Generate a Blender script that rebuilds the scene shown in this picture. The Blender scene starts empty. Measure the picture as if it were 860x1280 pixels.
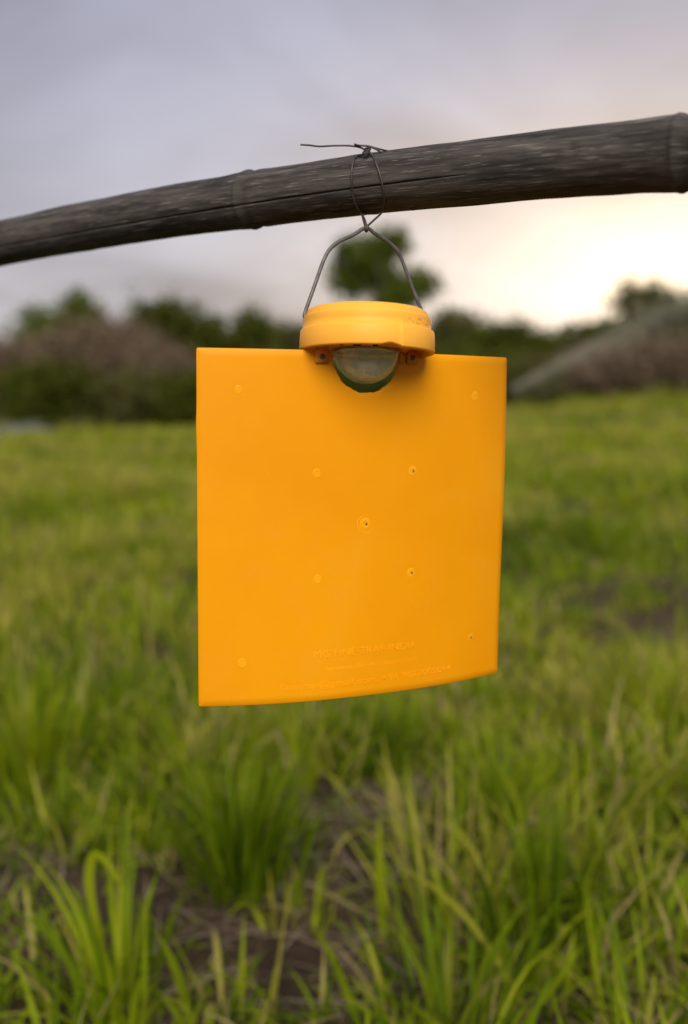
import bpy, bmesh, math, random
import numpy as np
from mathutils import Vector, Matrix, noise as mnoise
from mathutils.geometry import delaunay_2d_cdt
R = math.radians
random.seed(7); rng = np.random.default_rng(11)
sc = bpy.context.scene
col = sc.collection

# ------------------------------------------------------------------ camera
FPX = 1250.0; HORIZON = 495.4; CAMZ = 1.0
PITCH = math.atan((640 - HORIZON) / FPX)
cam_d = bpy.data.cameras.new('camera'); cam = bpy.data.objects.new('camera', cam_d); col.objects.link(cam)
cam_d.sensor_fit = 'VERTICAL'; cam_d.sensor_height = 36.0; cam_d.lens = 36.0 * FPX / 1280.0
cam_d.clip_start = 0.02; cam_d.clip_end = 3000
cam.location = (0, 0, CAMZ); cam.rotation_euler = (R(90) - PITCH, 0, 0)
cam_d.dof.use_dof = True; cam_d.dof.focus_distance = 0.812; cam_d.dof.aperture_fstop = 2.65
sc.camera = cam

# ------------------------------------------------------------------ sun, sky, exposure
SUN_EL, SUN_AZ = R(40.0), R(177.0)         # soft sun lamp put high behind the camera to brighten the plate front
GLOW_EL, GLOW_AZ = R(6.5), R(16.5)         # bright break in the cloud low at right
sun_dir = Vector((math.sin(SUN_AZ) * math.cos(SUN_EL), math.cos(SUN_AZ) * math.cos(SUN_EL), math.sin(SUN_EL)))
glow_dir = Vector((math.sin(GLOW_AZ) * math.cos(GLOW_EL), math.cos(GLOW_AZ) * math.cos(GLOW_EL), math.sin(GLOW_EL)))
sun_d = bpy.data.lights.new('sun', 'SUN'); sun = bpy.data.objects.new('sun', sun_d); col.objects.link(sun)
sun_d.energy = 1.5; sun_d.angle = R(42); sun_d.color = (1.0, 0.92, 0.76)
sun.rotation_euler = sun_dir.to_track_quat('Z', 'Y').to_euler(); sun.location = (0, 0, 30)
sc.view_settings.view_transform = 'Standard'; sc.view_settings.look = 'None'
sc.view_settings.gamma = 1.0; sc.view_settings.use_curve_mapping = False
sc.view_settings.exposure = 1.62
sc.cycles.use_denoising = True
sc.cycles.max_bounces = 10; sc.cycles.transparent_max_bounces = 8

world = bpy.data.worlds.new('World'); sc.world = world; world.use_nodes = True
def build_world():
    nt = world.node_tree; nt.nodes.clear(); N = nt.nodes.new; L = nt.links.new
    out = N('ShaderNodeOutputWorld'); bg = N('ShaderNodeBackground'); bg.inputs['Strength'].default_value = 0.1
    L(bg.outputs[0], out.inputs[0])
    sky = N('ShaderNodeTexSky'); sky.sky_type = 'NISHITA'; sky.sun_disc = False
    sky.sun_elevation = SUN_EL; sky.sun_rotation = SUN_AZ; sky.dust_density = 3.0; sky.air_density = 1.2
    tc = N('ShaderNodeTexCoord')
    def math_(op, a, b=None, clamp=False):
        m = N('ShaderNodeMath'); m.operation = op; m.use_clamp = clamp
        for i, v in enumerate((a, b)):
            if v is None: continue
            if isinstance(v, (int, float)): m.inputs[i].default_value = v
            else: L(v, m.inputs[i])
        return m.outputs[0]
    nrm = N('ShaderNodeVectorMath'); nrm.operation = 'NORMALIZE'; L(tc.outputs['Generated'], nrm.inputs[0])
    sep = N('ShaderNodeSeparateXYZ'); L(nrm.outputs[0], sep.inputs[0])
    dot = N('ShaderNodeVectorMath'); dot.operation = 'DOT_PRODUCT'; L(nrm.outputs[0], dot.inputs[0]); dot.inputs[1].default_value = glow_dir
    def flat(v):                     # the glow lies along the horizon, wider than tall
        m = N('ShaderNodeVectorMath'); m.operation = 'MULTIPLY'; L(v, m.inputs[0]); m.inputs[1].default_value = (1, 1, 1.9)
        k = N('ShaderNodeVectorMath'); k.operation = 'NORMALIZE'; L(m.outputs[0], k.inputs[0]); return k.outputs[0]
    L(flat(nrm.outputs[0]), dot.inputs[0]); dot.inputs[1].default_value = Vector((glow_dir.x, glow_dir.y, glow_dir.z * 1.9)).normalized()
    d = math_('MAXIMUM', dot.outputs['Value'], 0.0)
    wide = math_('POWER', d, 7.0); mid = math_('POWER', d, 27.0); tight = math_('POWER', d, 260.0)
    # cloud deck: direction projected on a high flat layer
    den = math_('ADD', math_('MAXIMUM', sep.outputs['Z'], 0.0), 0.22)
    px = math_('DIVIDE', sep.outputs['X'], den); py = math_('DIVIDE', sep.outputs['Y'], den)
    cv = N('ShaderNodeCombineXYZ'); L(px, cv.inputs[0]); L(py, cv.inputs[1]); cv.inputs[2].default_value = 3.1
    n1 = N('ShaderNodeTexNoise'); n1.inputs['Scale'].default_value = 1.35; n1.inputs['Detail'].default_value = 4; n1.inputs['Roughness'].default_value = 0.5
    n1.inputs['Distortion'].default_value = 0.4
    L(cv.outputs[0], n1.inputs['Vector'])
    cov = N('ShaderNodeMapRange'); L(n1.outputs['Fac'], cov.inputs['Value'])
    cov.inputs['From Min'].default_value = 0.30; cov.inputs['From Max'].default_value = 0.68
    cov.inputs['To Min'].default_value = 1.30; cov.inputs['To Max'].default_value = 0.62
    # cloud light: even grey-lavender deck, brighter and warmer round the low sun
    low = math_('POWER', math_('SUBTRACT', 1.0, math_('MAXIMUM', sep.outputs['Z'], 0.0)), 7.0)
    def mixcol(fac, a, b, mode='MIX'):
        m = N('ShaderNodeMix'); m.data_type = 'RGBA'; m.blend_type = mode
        if isinstance(fac, (int, float)): m.inputs[0].default_value = fac
        else: L(fac, m.inputs[0])
        for i, v in ((6, a), (7, b)):
            if isinstance(v, tuple): m.inputs[i].default_value = (*v, 1)
            else: L(v, m.inputs[i])
        return m.outputs[2]
    def scale(c, f):
        m = N('ShaderNodeVectorMath'); m.operation = 'SCALE'
        if isinstance(c, tuple): m.inputs[0].default_value = c
        else: L(c, m.inputs[0])
        if isinstance(f, (int, float)): m.inputs['Scale'].default_value = f
        else: L(f, m.inputs['Scale'])
        return m.outputs[0]
    def add(a, b):
        m = N('ShaderNodeVectorMath'); m.operation = 'ADD'; L(a, m.inputs[0]); L(b, m.inputs[1]); return m.outputs[0]
    deck = mixcol(low, (0.86, 0.87, 1.12), (2.75, 2.55, 2.58))
    deck = scale(deck, cov.outputs[0])
    cie = math_('MULTIPLY_ADD' if False else 'ADD', math_('MULTIPLY', math_('MAXIMUM', sep.outputs['Z'], 0.0), 1.1), 0.85)   # overcast deck is brighter towards the zenith
    deck = scale(deck, cie)
    deck = add(deck, scale((0.45, 0.34, 0.24), wide))
    deck = add(deck, scale((2.4, 1.75, 0.98), mid))
    deck = add(deck, scale((2.8, 2.2, 1.25), tight))
    gap = N('ShaderNodeMapRange'); L(n1.outputs['Fac'], gap.inputs['Value'])
    gap.inputs['From Min'].default_value = 0.35; gap.inputs['From Max'].default_value = 0.7
    gap.inputs['To Min'].default_value = 0.86; gap.inputs['To Max'].default_value = 0.96
    nish = scale(sky.outputs[0], 0.35)
    fin = mixcol(gap.outputs[0], nish, deck)
    L(fin, bg.inputs['Color'])
build_world()

# ------------------------------------------------------------------ helpers
cp, sp = math.cos(PITCH), math.sin(PITCH)
CAM = Vector((0, 0, CAMZ)); FWD = Vector((0, cp, -sp)); UP = Vector((0, sp, cp)); RIGHT = Vector((1, 0, 0))
def ray(px, py):
    return RIGHT * ((px - 430) / FPX) + UP * ((640 - py) / FPX) + FWD
def at(px, py, depth): return CAM + ray(px, py) * depth
def at_y(px, py, y):
    r = ray(px, py); return CAM + r * (y / r.y)
def on_ground(px, py):
    r = ray(px, py); return CAM + r * (-CAMZ / r.z)
def project(p):
    v = p - CAM; d = v.dot(FWD); return 430 + FPX * v.x / d, 640 - FPX * v.dot(UP) / d

def tag(o, label=None, cat=None, group=None, kind=None):
    if label: o['label'] = label
    if cat: o['category'] = cat
    if group: o['group'] = group
    if kind: o['kind'] = kind
    return o
def empty(name, loc=(0, 0, 0)):
    o = bpy.data.objects.new(name, None); col.objects.link(o); o.location = loc; o.empty_display_size = 0.05; return o
def mesh_obj(name, verts, faces, mat, parent=None, smooth=True):
    me = bpy.data.meshes.new(name); me.from_pydata([tuple(v) for v in verts], [], faces); me.update()
    if smooth: me.polygons.foreach_set('use_smooth', [True] * len(me.polygons))
    if mat: me.materials.append(mat)
    o = bpy.data.objects.new(name, me); col.objects.link(o); o.parent = parent; return o
def bm_obj(name, bm, mat, parent=None, smooth=True):
    bmesh.ops.recalc_face_normals(bm, faces=bm.faces)
    me = bpy.data.meshes.new(name); bm.to_mesh(me); bm.free()
    if smooth: me.polygons.foreach_set('use_smooth', [True] * len(me.polygons))
    if mat: me.materials.append(mat)
    o = bpy.data.objects.new(name, me); col.objects.link(o); o.parent = parent; return o
def np_obj(name, V, F, mat, parent=None, tint=None, smooth=False):
    """V (n,3), F (m,k) numpy -> one mesh, optional per-vertex 'tint' attribute."""
    me = bpy.data.meshes.new(name); k = F.shape[1]
    me.vertices.add(len(V)); me.vertices.foreach_set('co', V.astype(np.float32).ravel())
    me.loops.add(F.size); me.loops.foreach_set('vertex_index', F.astype(np.int32).ravel())
    me.polygons.add(len(F)); me.polygons.foreach_set('loop_start', np.arange(0, F.size, k, dtype=np.int32))
    if smooth: me.polygons.foreach_set('use_smooth', np.ones(len(F), dtype=bool))
    if tint is not None:
        a = me.attributes.new('tint', 'FLOAT', 'POINT'); a.data.foreach_set('value', tint.astype(np.float32))
    me.update(calc_edges=True); me.validate()
    if mat: me.materials.append(mat)
    o = bpy.data.objects.new(name, me); col.objects.link(o); o.parent = parent; return o
def catmull(pts, n=8):
    pts = [Vector(p) for p in pts]; P = [2 * pts[0] - pts[1]] + pts + [2 * pts[-1] - pts[-2]]; out = []
    for i in range(1, len(P) - 2):
        for j in range(n):
            t = j / n; a, b, c, d = P[i - 1], P[i], P[i + 1], P[i + 2]
            out.append(0.5 * ((2 * b) + (-a + c) * t + (2 * a - 5 * b + 4 * c - d) * t * t + (-a + 3 * b - 3 * c + d) * t ** 3))
    out.append(pts[-1]); return out
def tube(name, pts, radius, mat, parent=None, sides=10, taper=None):
    """swept round tube with parallel-transport frames and closed ends"""
    pts = [Vector(p) for p in pts]; n = len(pts); verts = []; faces = []
    t = (pts[1] - pts[0]).normalized(); nrm = t.orthogonal().normalized()
    for i, p in enumerate(pts):
        t2 = (pts[min(i + 1, n - 1)] - pts[max(i - 1, 0)]).normalized()
        nrm = (nrm - t2 * nrm.dot(t2)).normalized(); b = t2.cross(nrm)
        r = radius * (taper(i / (n - 1)) if taper else 1.0)
        for k in range(sides):
            a = 2 * math.pi * k / sides; verts.append(p + (nrm * math.cos(a) + b * math.sin(a)) * r)
    for i in range(n - 1):
        for k in range(sides):
            k2 = (k + 1) % sides; faces.append((i * sides + k, i * sides + k2, (i + 1) * sides + k2, (i + 1) * sides + k))
    faces.append(tuple(range(sides - 1, -1, -1))); faces.append(tuple(range((n - 1) * sides, n * sides)))
    return mesh_obj(name, verts, faces, mat, parent)
def lathe(name, prof, mat, parent=None, seg=72, close=False, fn=None):
    verts = []; faces = []; n = len(prof)
    for i, (r, z) in enumerate(prof):
        for k in range(seg):
            a = 2 * math.pi * k / seg; rr = r * 1.0
            if fn: rr, z2 = fn(i, a, r, z)
            else: z2 = z
            verts.append((rr * math.cos(a), rr * math.sin(a), z2))
    m = n if close else n - 1
    for i in range(m):
        j = (i + 1) % n
        for k in range(seg):
            k2 = (k + 1) % seg; faces.append((i * seg + k, i * seg + k2, j * seg + k2, j * seg + k))
    o = mesh_obj(name, verts, faces, mat, parent); bm = bmesh.new(); bm.from_mesh(o.data); bmesh.ops.remove_doubles(bm, verts=bm.verts, dist=1e-6)
    bmesh.ops.recalc_face_normals(bm, faces=bm.faces); bm.to_mesh(o.data); bm.free(); return o

# ------------------------------------------------------------------ materials
def new_mat(name):
    m = bpy.data.materials.new(name); m.use_nodes = True; nt = m.node_tree; nt.nodes.clear()
    out = nt.nodes.new('ShaderNodeOutputMaterial'); return m, nt, out
def noise_node(nt, scale, detail=4, rough=0.55, vec=None, stretch=None):
    n = nt.nodes.new('ShaderNodeTexNoise'); n.inputs['Scale'].default_value = scale
    n.inputs['Detail'].default_value = detail; n.inputs['Roughness'].default_value = rough
    tc = nt.nodes.new('ShaderNodeTexCoord'); src = tc.outputs['Object']
    if vec: src = vec
    if stretch:
        mp = nt.nodes.new('ShaderNodeMapping'); mp.inputs['Scale'].default_value = stretch; nt.links.new(src, mp.inputs['Vector']); src = mp.outputs[0]
    nt.links.new(src, n.inputs['Vector']); return n
def ramp(nt, fac, stops):
    r = nt.nodes.new('ShaderNodeValToRGB'); e = r.color_ramp.elements
    while len(e) < len(stops): e.new(0.5)
    for el, (p, c) in zip(e, stops): el.position = p; el.color = (*c, 1)
    nt.links.new(fac, r.inputs[0]); return r
def bump(nt, h, strength, dist):
    b = nt.nodes.new('ShaderNodeBump'); b.inputs['Strength'].default_value = strength; b.inputs['Distance'].default_value = dist
    nt.links.new(h, b.inputs['Height']); return b

def plastic(name, c0, c1, rough, trans, bumps=0.08):
    m, nt, out = new_mat(name); L = nt.links.new
    n = noise_node(nt, 9.0, 5); r = ramp(nt, n.outputs['Fac'], [(0.3, c0), (0.7, c1)])
    p = nt.nodes.new('ShaderNodeBsdfPrincipled')
    dn = noise_node(nt, 14, 8, 0.75); dr = ramp(nt, dn.outputs['Fac'], [(0.52, (0, 0, 0)), (0.80, (0.09, 0.09, 0.09))])
    sn = noise_node(nt, 420, 2, 0.5); sr = ramp(nt, sn.outputs['Fac'], [(0.74, (0, 0, 0)), (0.79, (0.5, 0.5, 0.5))])
    am = nt.nodes.new('ShaderNodeMath'); am.operation = 'MAXIMUM'; L(dr.outputs[0], am.inputs[0]); L(sr.outputs[0], am.inputs[1])
    dm = nt.nodes.new('ShaderNodeMix'); dm.data_type = 'RGBA'; L(am.outputs[0], dm.inputs[0]); L(r.outputs[0], dm.inputs[6]); dm.inputs[7].default_value = (0.62, 0.40, 0.12, 1)
    L(dm.outputs[2], p.inputs['Base Color'])
    n2 = noise_node(nt, 60, 3); mr = nt.nodes.new('ShaderNodeMapRange'); L(n2.outputs['Fac'], mr.inputs[0])
    mr.inputs['To Min'].default_value = rough - 0.07; mr.inputs['To Max'].default_value = rough + 0.1; L(mr.outputs[0], p.inputs['Roughness'])
    p.inputs['Specular IOR Level'].default_value = 0.17
    n3 = noise_node(nt, 240, 3); b = bump(nt, n3.outputs['Fac'], bumps, 0.0006); L(b.outputs[0], p.inputs['Normal'])
    if trans > 0:
        t = nt.nodes.new('ShaderNodeBsdfTranslucent'); g_ = nt.nodes.new('ShaderNodeGamma'); g_.inputs[1].default_value = 0.5; L(r.outputs[0], g_.inputs[0]); L(g_.outputs[0], t.inputs['Color'])   # light crosses two faces
        mx = nt.nodes.new('ShaderNodeMixShader'); mx.inputs[0].default_value = trans
        L(p.outputs[0], mx.inputs[1]); L(t.outputs[0], mx.inputs[2]); L(mx.outputs[0], out.inputs[0])
    else: L(p.outputs[0], out.inputs[0])
    return m
M = {}
M['plate'] = plastic('orange_plastic_sheet', (0.78, 0.300, 0.0012), (0.83, 0.345, 0.002), 0.45, 0.22)
M['cap'] = plastic('yellow_plastic_cap', (0.88, 0.42, 0.045), (0.93, 0.47, 0.06), 0.38, 0.2)
M['relief'] = plastic('orange_relief', (0.76, 0.285, 0.003), (0.81, 0.325, 0.005), 0.42, 0.0)
M['bracket'] = plastic('orange_bracket', (0.80, 0.30, 0.03), (0.86, 0.34, 0.04), 0.4, 0.1)
M['dimple'] = plastic('yellow_pip', (0.70, 0.275, 0.003), (0.76, 0.33, 0.008), 0.28, 0.0)
def metal(name, c0, c1, rough, met):
    m, nt, out = new_mat(name); L = nt.links.new
    n = noise_node(nt, 120, 4); r = ramp(nt, n.outputs['Fac'], [(0.35, c0), (0.65, c1)])
    p = nt.nodes.new('ShaderNodeBsdfPrincipled'); L(r.outputs[0], p.inputs['Base Color']); p.inputs['Metallic'].default_value = met
    p.inputs['Roughness'].default_value = rough; b = bump(nt, n.outputs['Fac'], 0.3, 0.0004); L(b.outputs[0], p.inputs['Normal'])
    L(p.outputs[0], out.inputs[0]); return m
M['handle'] = metal('grey_wire', (0.06, 0.055, 0.058), (0.12, 0.112, 0.117), 0.55, 0.35)
M['binding'] = metal('dark_binding_wire', (0.035, 0.03, 0.03), (0.09, 0.07, 0.065), 0.6, 0.5)
M['screw'] = metal('screw_steel', (0.10, 0.07, 0.05), (0.25, 0.2, 0.15), 0.5, 0.6)
M['dark'] = metal('slot_shade', (0.02, 0.018, 0.015), (0.04, 0.035, 0.03), 0.5, 0.0)
def glass_mat():
    m, nt, out = new_mat('clear_dome'); L = nt.links.new
    p = nt.nodes.new('ShaderNodeBsdfPrincipled'); p.inputs['Base Color'].default_value = (0.94, 0.94, 0.88, 1)
    p.inputs['Transmission Weight'].default_value = 1.0; p.inputs['IOR'].default_value = 1.47
    n = noise_node(nt, 90, 4); mr = nt.nodes.new('ShaderNodeMapRange'); L(n.outputs['Fac'], mr.inputs[0])
    mr.inputs['To Min'].default_value = 0.03; mr.inputs['To Max'].default_value = 0.22; L(mr.outputs[0], p.inputs['Roughness'])
    t = nt.nodes.new('ShaderNodeBsdfDiffuse'); t.inputs['Color'].default_value = (0.84, 0.80, 0.60, 1)      # scuffed film, also paling the dome in place of inner reflections
    n2 = noise_node(nt, 70, 6, 0.7); m2 = nt.nodes.new('ShaderNodeMapRange'); L(n2.outputs['Fac'], m2.inputs[0]); m2.inputs['From Min'].default_value = 0.35; m2.inputs['From Max'].default_value = 0.7; m2.inputs['To Min'].default_value = 0.08; m2.inputs['To Max'].default_value = 0.42
    mx = nt.nodes.new('ShaderNodeMixShader'); L(m2.outputs[0], mx.inputs[0]); L(p.outputs[0], mx.inputs[1]); L(t.outputs[0], mx.inputs[2])
    L(mx.outputs[0], out.inputs[0]); return m
M['glass'] = glass_mat()
def simple(name, c0, c1, scale, rough=0.8, detail=4):
    m, nt, out = new_mat(name); L = nt.links.new
    n = noise_node(nt, scale, detail); r = ramp(nt, n.outputs['Fac'], [(0.3, c0), (0.7, c1)])
    p = nt.nodes.new('ShaderNodeBsdfPrincipled'); L(r.outputs[0], p.inputs['Base Color']); p.inputs['Roughness'].default_value = rough
    L(p.outputs[0], out.inputs[0]); return m
M['board'] = simple('lamp_board', (0.5, 0.52, 0.42), (0.75, 0.75, 0.65), 300, 0.5)

def bamboo_mat():
    m, nt, out = new_mat('weathered_bamboo'); L = nt.links.new
    at_ = nt.nodes.new('ShaderNodeAttribute'); at_.attribute_name = 'grain'     # (around, along, 0) coordinates laid on the culm
    def nz(scale, stretch, detail=6, rough=0.6): return noise_node(nt, scale, detail, rough, at_.outputs['Vector'], stretch)
    streak = nz(1.0, (75, 16, 75), 8, 0.78); blot = nz(1.0, (10, 11, 10), 6, 0.65); spots = nz(1.0, (60, 34, 60), 4, 0.6)
    base = ramp(nt, streak.outputs['Fac'], [(0.20, (0.024, 0.021, 0.020)), (0.5, (0.038, 0.034, 0.033)), (0.80, (0.066, 0.061, 0.060))])
    bl = ramp(nt, blot.outputs['Fac'], [(0.36, (0.40, 0.37, 0.35)), (0.64, (1.85, 1.83, 1.82))])
    mx = nt.nodes.new('ShaderNodeMix'); mx.data_type = 'RGBA'; mx.blend_type = 'MULTIPLY'; mx.inputs[0].default_value = 1.0
    L(base.outputs[0], mx.inputs[6]); L(bl.outputs[0], mx.inputs[7])
    fl = nz(1.0, (230, 60, 230), 5, 0.7); fr = ramp(nt, fl.outputs['Fac'], [(0.33, (0.5, 0.47, 0.45)), (0.5, (1, 1, 1)), (0.7, (1.25, 1.24, 1.22))])
    mx3 = nt.nodes.new('ShaderNodeMix'); mx3.data_type = 'RGBA'; mx3.blend_type = 'MULTIPLY'; mx3.inputs[0].default_value = 1.0; L(mx.outputs[2], mx3.inputs[6]); L(fr.outputs[0], mx3.inputs[7]); mx = mx3
    sp_ = ramp(nt, spots.outputs['Fac'], [(0.58, (0, 0, 0)), (0.72, (0.8, 0.8, 0.8))])
    mx2 = nt.nodes.new('ShaderNodeMix'); mx2.data_type = 'RGBA'; L(sp_.outputs[0], mx2.inputs[0]); L(mx.outputs[2], mx2.inputs[6]); mx2.inputs[7].default_value = (0.25, 0.22, 0.2, 1)
    p = nt.nodes.new('ShaderNodeBsdfPrincipled'); L(mx2.outputs[2], p.inputs['Base Color']); p.inputs['Roughness'].default_value = 0.75
    p.inputs['Specular IOR Level'].default_value = 0.25
    b = bump(nt, streak.outputs['Fac'], 0.3, 0.0009); L(b.outputs[0], p.inputs['Normal'])
    L(p.outputs[0], out.inputs[0]); return m
M['bamboo'] = bamboo_mat()

def leaf_mat(name, stops, trans=0.35, rough=0.55, hue=0.0):
    m, nt, out = new_mat(name); L = nt.links.new
    a = nt.nodes.new('ShaderNodeAttribute'); a.attribute_name = 'tint'
    r = ramp(nt, a.outputs['Fac'], stops)
    p = nt.nodes.new('ShaderNodeBsdfPrincipled'); L(r.outputs[0], p.inputs['Base Color']); p.inputs['Roughness'].default_value = rough
    p.inputs['Specular IOR Level'].default_value = 0.09
    t = nt.nodes.new('ShaderNodeBsdfTranslucent'); L(r.outputs[0], t.inputs['Color'])
    mx = nt.nodes.new('ShaderNodeMixShader'); mx.inputs[0].default_value = trans
    L(p.outputs[0], mx.inputs[1]); L(t.outputs[0], mx.inputs[2]); L(mx.outputs[0], out.inputs[0]); return m   # thin leaf: lit from both sides
M['grass'] = leaf_mat('grass_blades', [(0.0, (0.036, 0.070, 0.003)), (0.35, (0.135, 0.205, 0.004)), (0.62, (0.27, 0.325, 0.008)), (0.82, (0.36, 0.34, 0.045)), (1.0, (0.40, 0.32, 0.15))], 0.45)
M['leaf_dark'] = leaf_mat('dark_leaves', [(0.0, (0.036, 0.050, 0.006)), (1.0, (0.125, 0.14, 0.018))], 0.45)
M['leaf_mid'] = leaf_mat('mid_leaves', [(0.0, (0.055, 0.08, 0.007)), (1.0, (0.16, 0.20, 0.022))], 0.45)
M['leaf_dry'] = leaf_mat('dry_leaves', [(0.0, (0.09, 0.065, 0.042)), (1.0, (0.27, 0.195, 0.14))], 0.3)
M['leaf_olive'] = leaf_mat('olive_leaves', [(0.0, (0.065, 0.07, 0.018)), (1.0, (0.17, 0.16, 0.055))], 0.45)
M['bark'] = simple('bark', (0.05, 0.04, 0.03), (0.12, 0.1, 0.08), 12, 0.9)
M['litter'] = leaf_mat('dry_litter', [(0.0, (0.12, 0.085, 0.06)), (1.0, (0.34, 0.27, 0.19))], 0.1)
M['tarp'] = simple('bluish_sheet', (0.05, 0.052, 0.065), (0.10, 0.105, 0.125), 2.0, 0.6)
def soil_mat():
    m, nt, out = new_mat('soil'); L = nt.links.new
    n = noise_node(nt, 3.5, 8, 0.65); r = ramp(nt, n.outputs['Fac'], [(0.3, (0.030, 0.019, 0.012)), (0.55, (0.066, 0.044, 0.030)), (0.75, (0.13, 0.092, 0.066))])
    g = noise_node(nt, 0.25, 4); gr = ramp(nt, g.outputs['Fac'], [(0.4, (0.045, 0.06, 0.012)), (0.65, (0.09, 0.095, 0.02))])
    # beyond the built grass the field reads as green cover
    geo = nt.nodes.new('ShaderNodeNewGeometry'); sep = nt.nodes.new('ShaderNodeSeparateXYZ'); L(geo.outputs['Position'], sep.inputs[0])
    mr = nt.nodes.new('ShaderNodeMapRange'); vl = nt.nodes.new('ShaderNodeVectorMath'); vl.operation = 'LENGTH'; L(geo.outputs['Position'], vl.inputs[0]); L(vl.outputs['Value'], mr.inputs[0]); mr.inputs['From Min'].default_value = 5; mr.inputs['From Max'].default_value = 16
    mx = nt.nodes.new('ShaderNodeMix'); mx.data_type = 'RGBA'; L(mr.outputs[0], mx.inputs[0]); L(r.outputs[0], mx.inputs[6]); L(gr.outputs[0], mx.inputs[7])
    p = nt.nodes.new('ShaderNodeBsdfPrincipled'); L(mx.outputs[2], p.inputs['Base Color']); p.inputs['Roughness'].default_value = 0.95
    p.inputs['Specular IOR Level'].default_value = 0.1
    n2 = noise_node(nt, 40, 6, 0.7); b = bump(nt, n2.outputs['Fac'], 0.9, 0.02); L(b.outputs[0], p.inputs['Normal'])
    L(p.outputs[0], out.inputs[0]); return m
M['soil'] = soil_mat()
def water_mat():
    m, nt, out = new_mat('water_drops'); L = nt.links.new
    n = noise_node(nt, 3, 2); r = ramp(nt, n.outputs['Fac'], [(0.3, (0.50, 0.48, 0.42)), (0.7, (0.62, 0.6, 0.53))])
    p = nt.nodes.new('ShaderNodeBsdfPrincipled'); L(r.outputs[0], p.inputs['Base Color']); p.inputs['Roughness'].default_value = 0.3
    p.inputs['Transmission Weight'].default_value = 0.6; p.inputs['IOR'].default_value = 1.33
    L(p.outputs[0], out.inputs[0]); return m
M['water'] = water_mat()

# ------------------------------------------------------------------ terrain
def terrain(x, y):
    x = np.asarray(x, float); y = np.asarray(y, float)
    far = np.clip((y - 9.0) / 36.0, 0, 1.3); far = far * far * (3 - 2 * np.clip(far, 0, 1))
    side = np.clip((x + 2.0) / 14.0, -0.3, 1.2)
    z = far * side * 1.15
    near = np.clip(1.0 - y / 60.0, 0, 1)
    z = z + near * (0.020 * np.sin(x * 2.3 + 0.7 * y) + 0.022 * np.sin(y * 3.1 - 1.3 * x + 1.0) + 0.012 * np.sin(6.1 * x + 1.7) * np.cos(5.3 * y))
    return z
def build_ground():
    def axis(lo, hi, d0, g):
        a = [0.0]; s = d0
        while a[-1] < hi: a.append(a[-1] + s); s *= g
        b = [0.0]; s = d0
        while b[-1] > lo: b.append(b[-1] - s); s *= g
        return np.array(sorted(set(a + b)))
    xs = axis(-900, 900, 0.08, 1.06); ys = axis(-300, 1500, 0.08, 1.045)
    X, Y = np.meshgrid(xs, ys); Z = terrain(X, Y)
    V = np.stack([X.ravel(), Y.ravel(), Z.ravel()], 1); nx = len(xs); ny = len(ys)
    i, j = np.meshgrid(np.arange(nx - 1), np.arange(ny - 1)); a = (j * nx + i).ravel()
    F = np.stack([a, a + 1, a + nx + 1, a + nx], 1)
    o = np_obj('ground', V, F, M['soil'], smooth=True); tag(o, 'brown soil of the grassy field', kind='structure')
build_ground()

# ------------------------------------------------------------------ bamboo pole
POLE_R = 0.0245
pole_px = [(0, 303), (160, 278), (315, 247.5), (480, 225.5), (700, 206.5), (860, 191)]
pole_pts = [at(px, py, 1.0 / (0.89 + 0.00064 * px)) for px, py in pole_px]
def pole_fit():
    P = np.array([list(p) for p in pole_pts]); c = P.mean(0); u = np.linalg.svd(P - c)[2][0]
    if u[0] < 0: u = -u
    s = (P - c) @ u; return Vector(c), Vector(u), np.polyfit(s, P[:, 2] - c[2] - s * u[2], 2)
PC, PU, PQ = pole_fit()
def pole_axis(s):
    t = max(-0.42, min(0.36, s)); z = float(np.polyval(PQ, t)) + 0.35 * float(np.polyval(np.polyder(PQ), t)) * 0.2 * math.tanh((s - t) / 0.2)   # nearly straight beyond the stretch in view
    return PC + PU * s + Vector((0, 0, z))
PN = PU.cross(Vector((0, 0, 1))).normalized()             # horizontal normal
if PN.y > 0: PN = -PN                                     # towards the camera
PV = PN.cross(PU).normalized()
if PV.z < 0: PV = -PV
def pole_dir(a): return PN * math.cos(a) + PV * math.sin(a)   # a = 0 faces the camera, 90 deg is up
def s_of_px(px):
    lo, hi = -3.0, 1.1
    best = min((abs(project(pole_axis(s))[0] - px), s) for s in np.linspace(-0.6, 0.6, 2401)); return best[1]
def on_pole(px, py, lift=0.0009):
    """point on the front of the culm seen at this pixel"""
    r = ray(px, py).normalized(); s = s_of_px(px); c = pole_axis(s); o = CAM - c
    d2 = r - PU * r.dot(PU); o2 = o - PU * o.dot(PU); rr = POLE_R + lift
    A = d2.dot(d2); B = 2 * d2.dot(o2); C = o2.dot(o2) - rr * rr; D = B * B - 4 * A * C
    if D <= 0: t = -B / (2 * A)
    else: t = (-B - math.sqrt(D)) / (2 * A)
    return CAM + r * t
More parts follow.
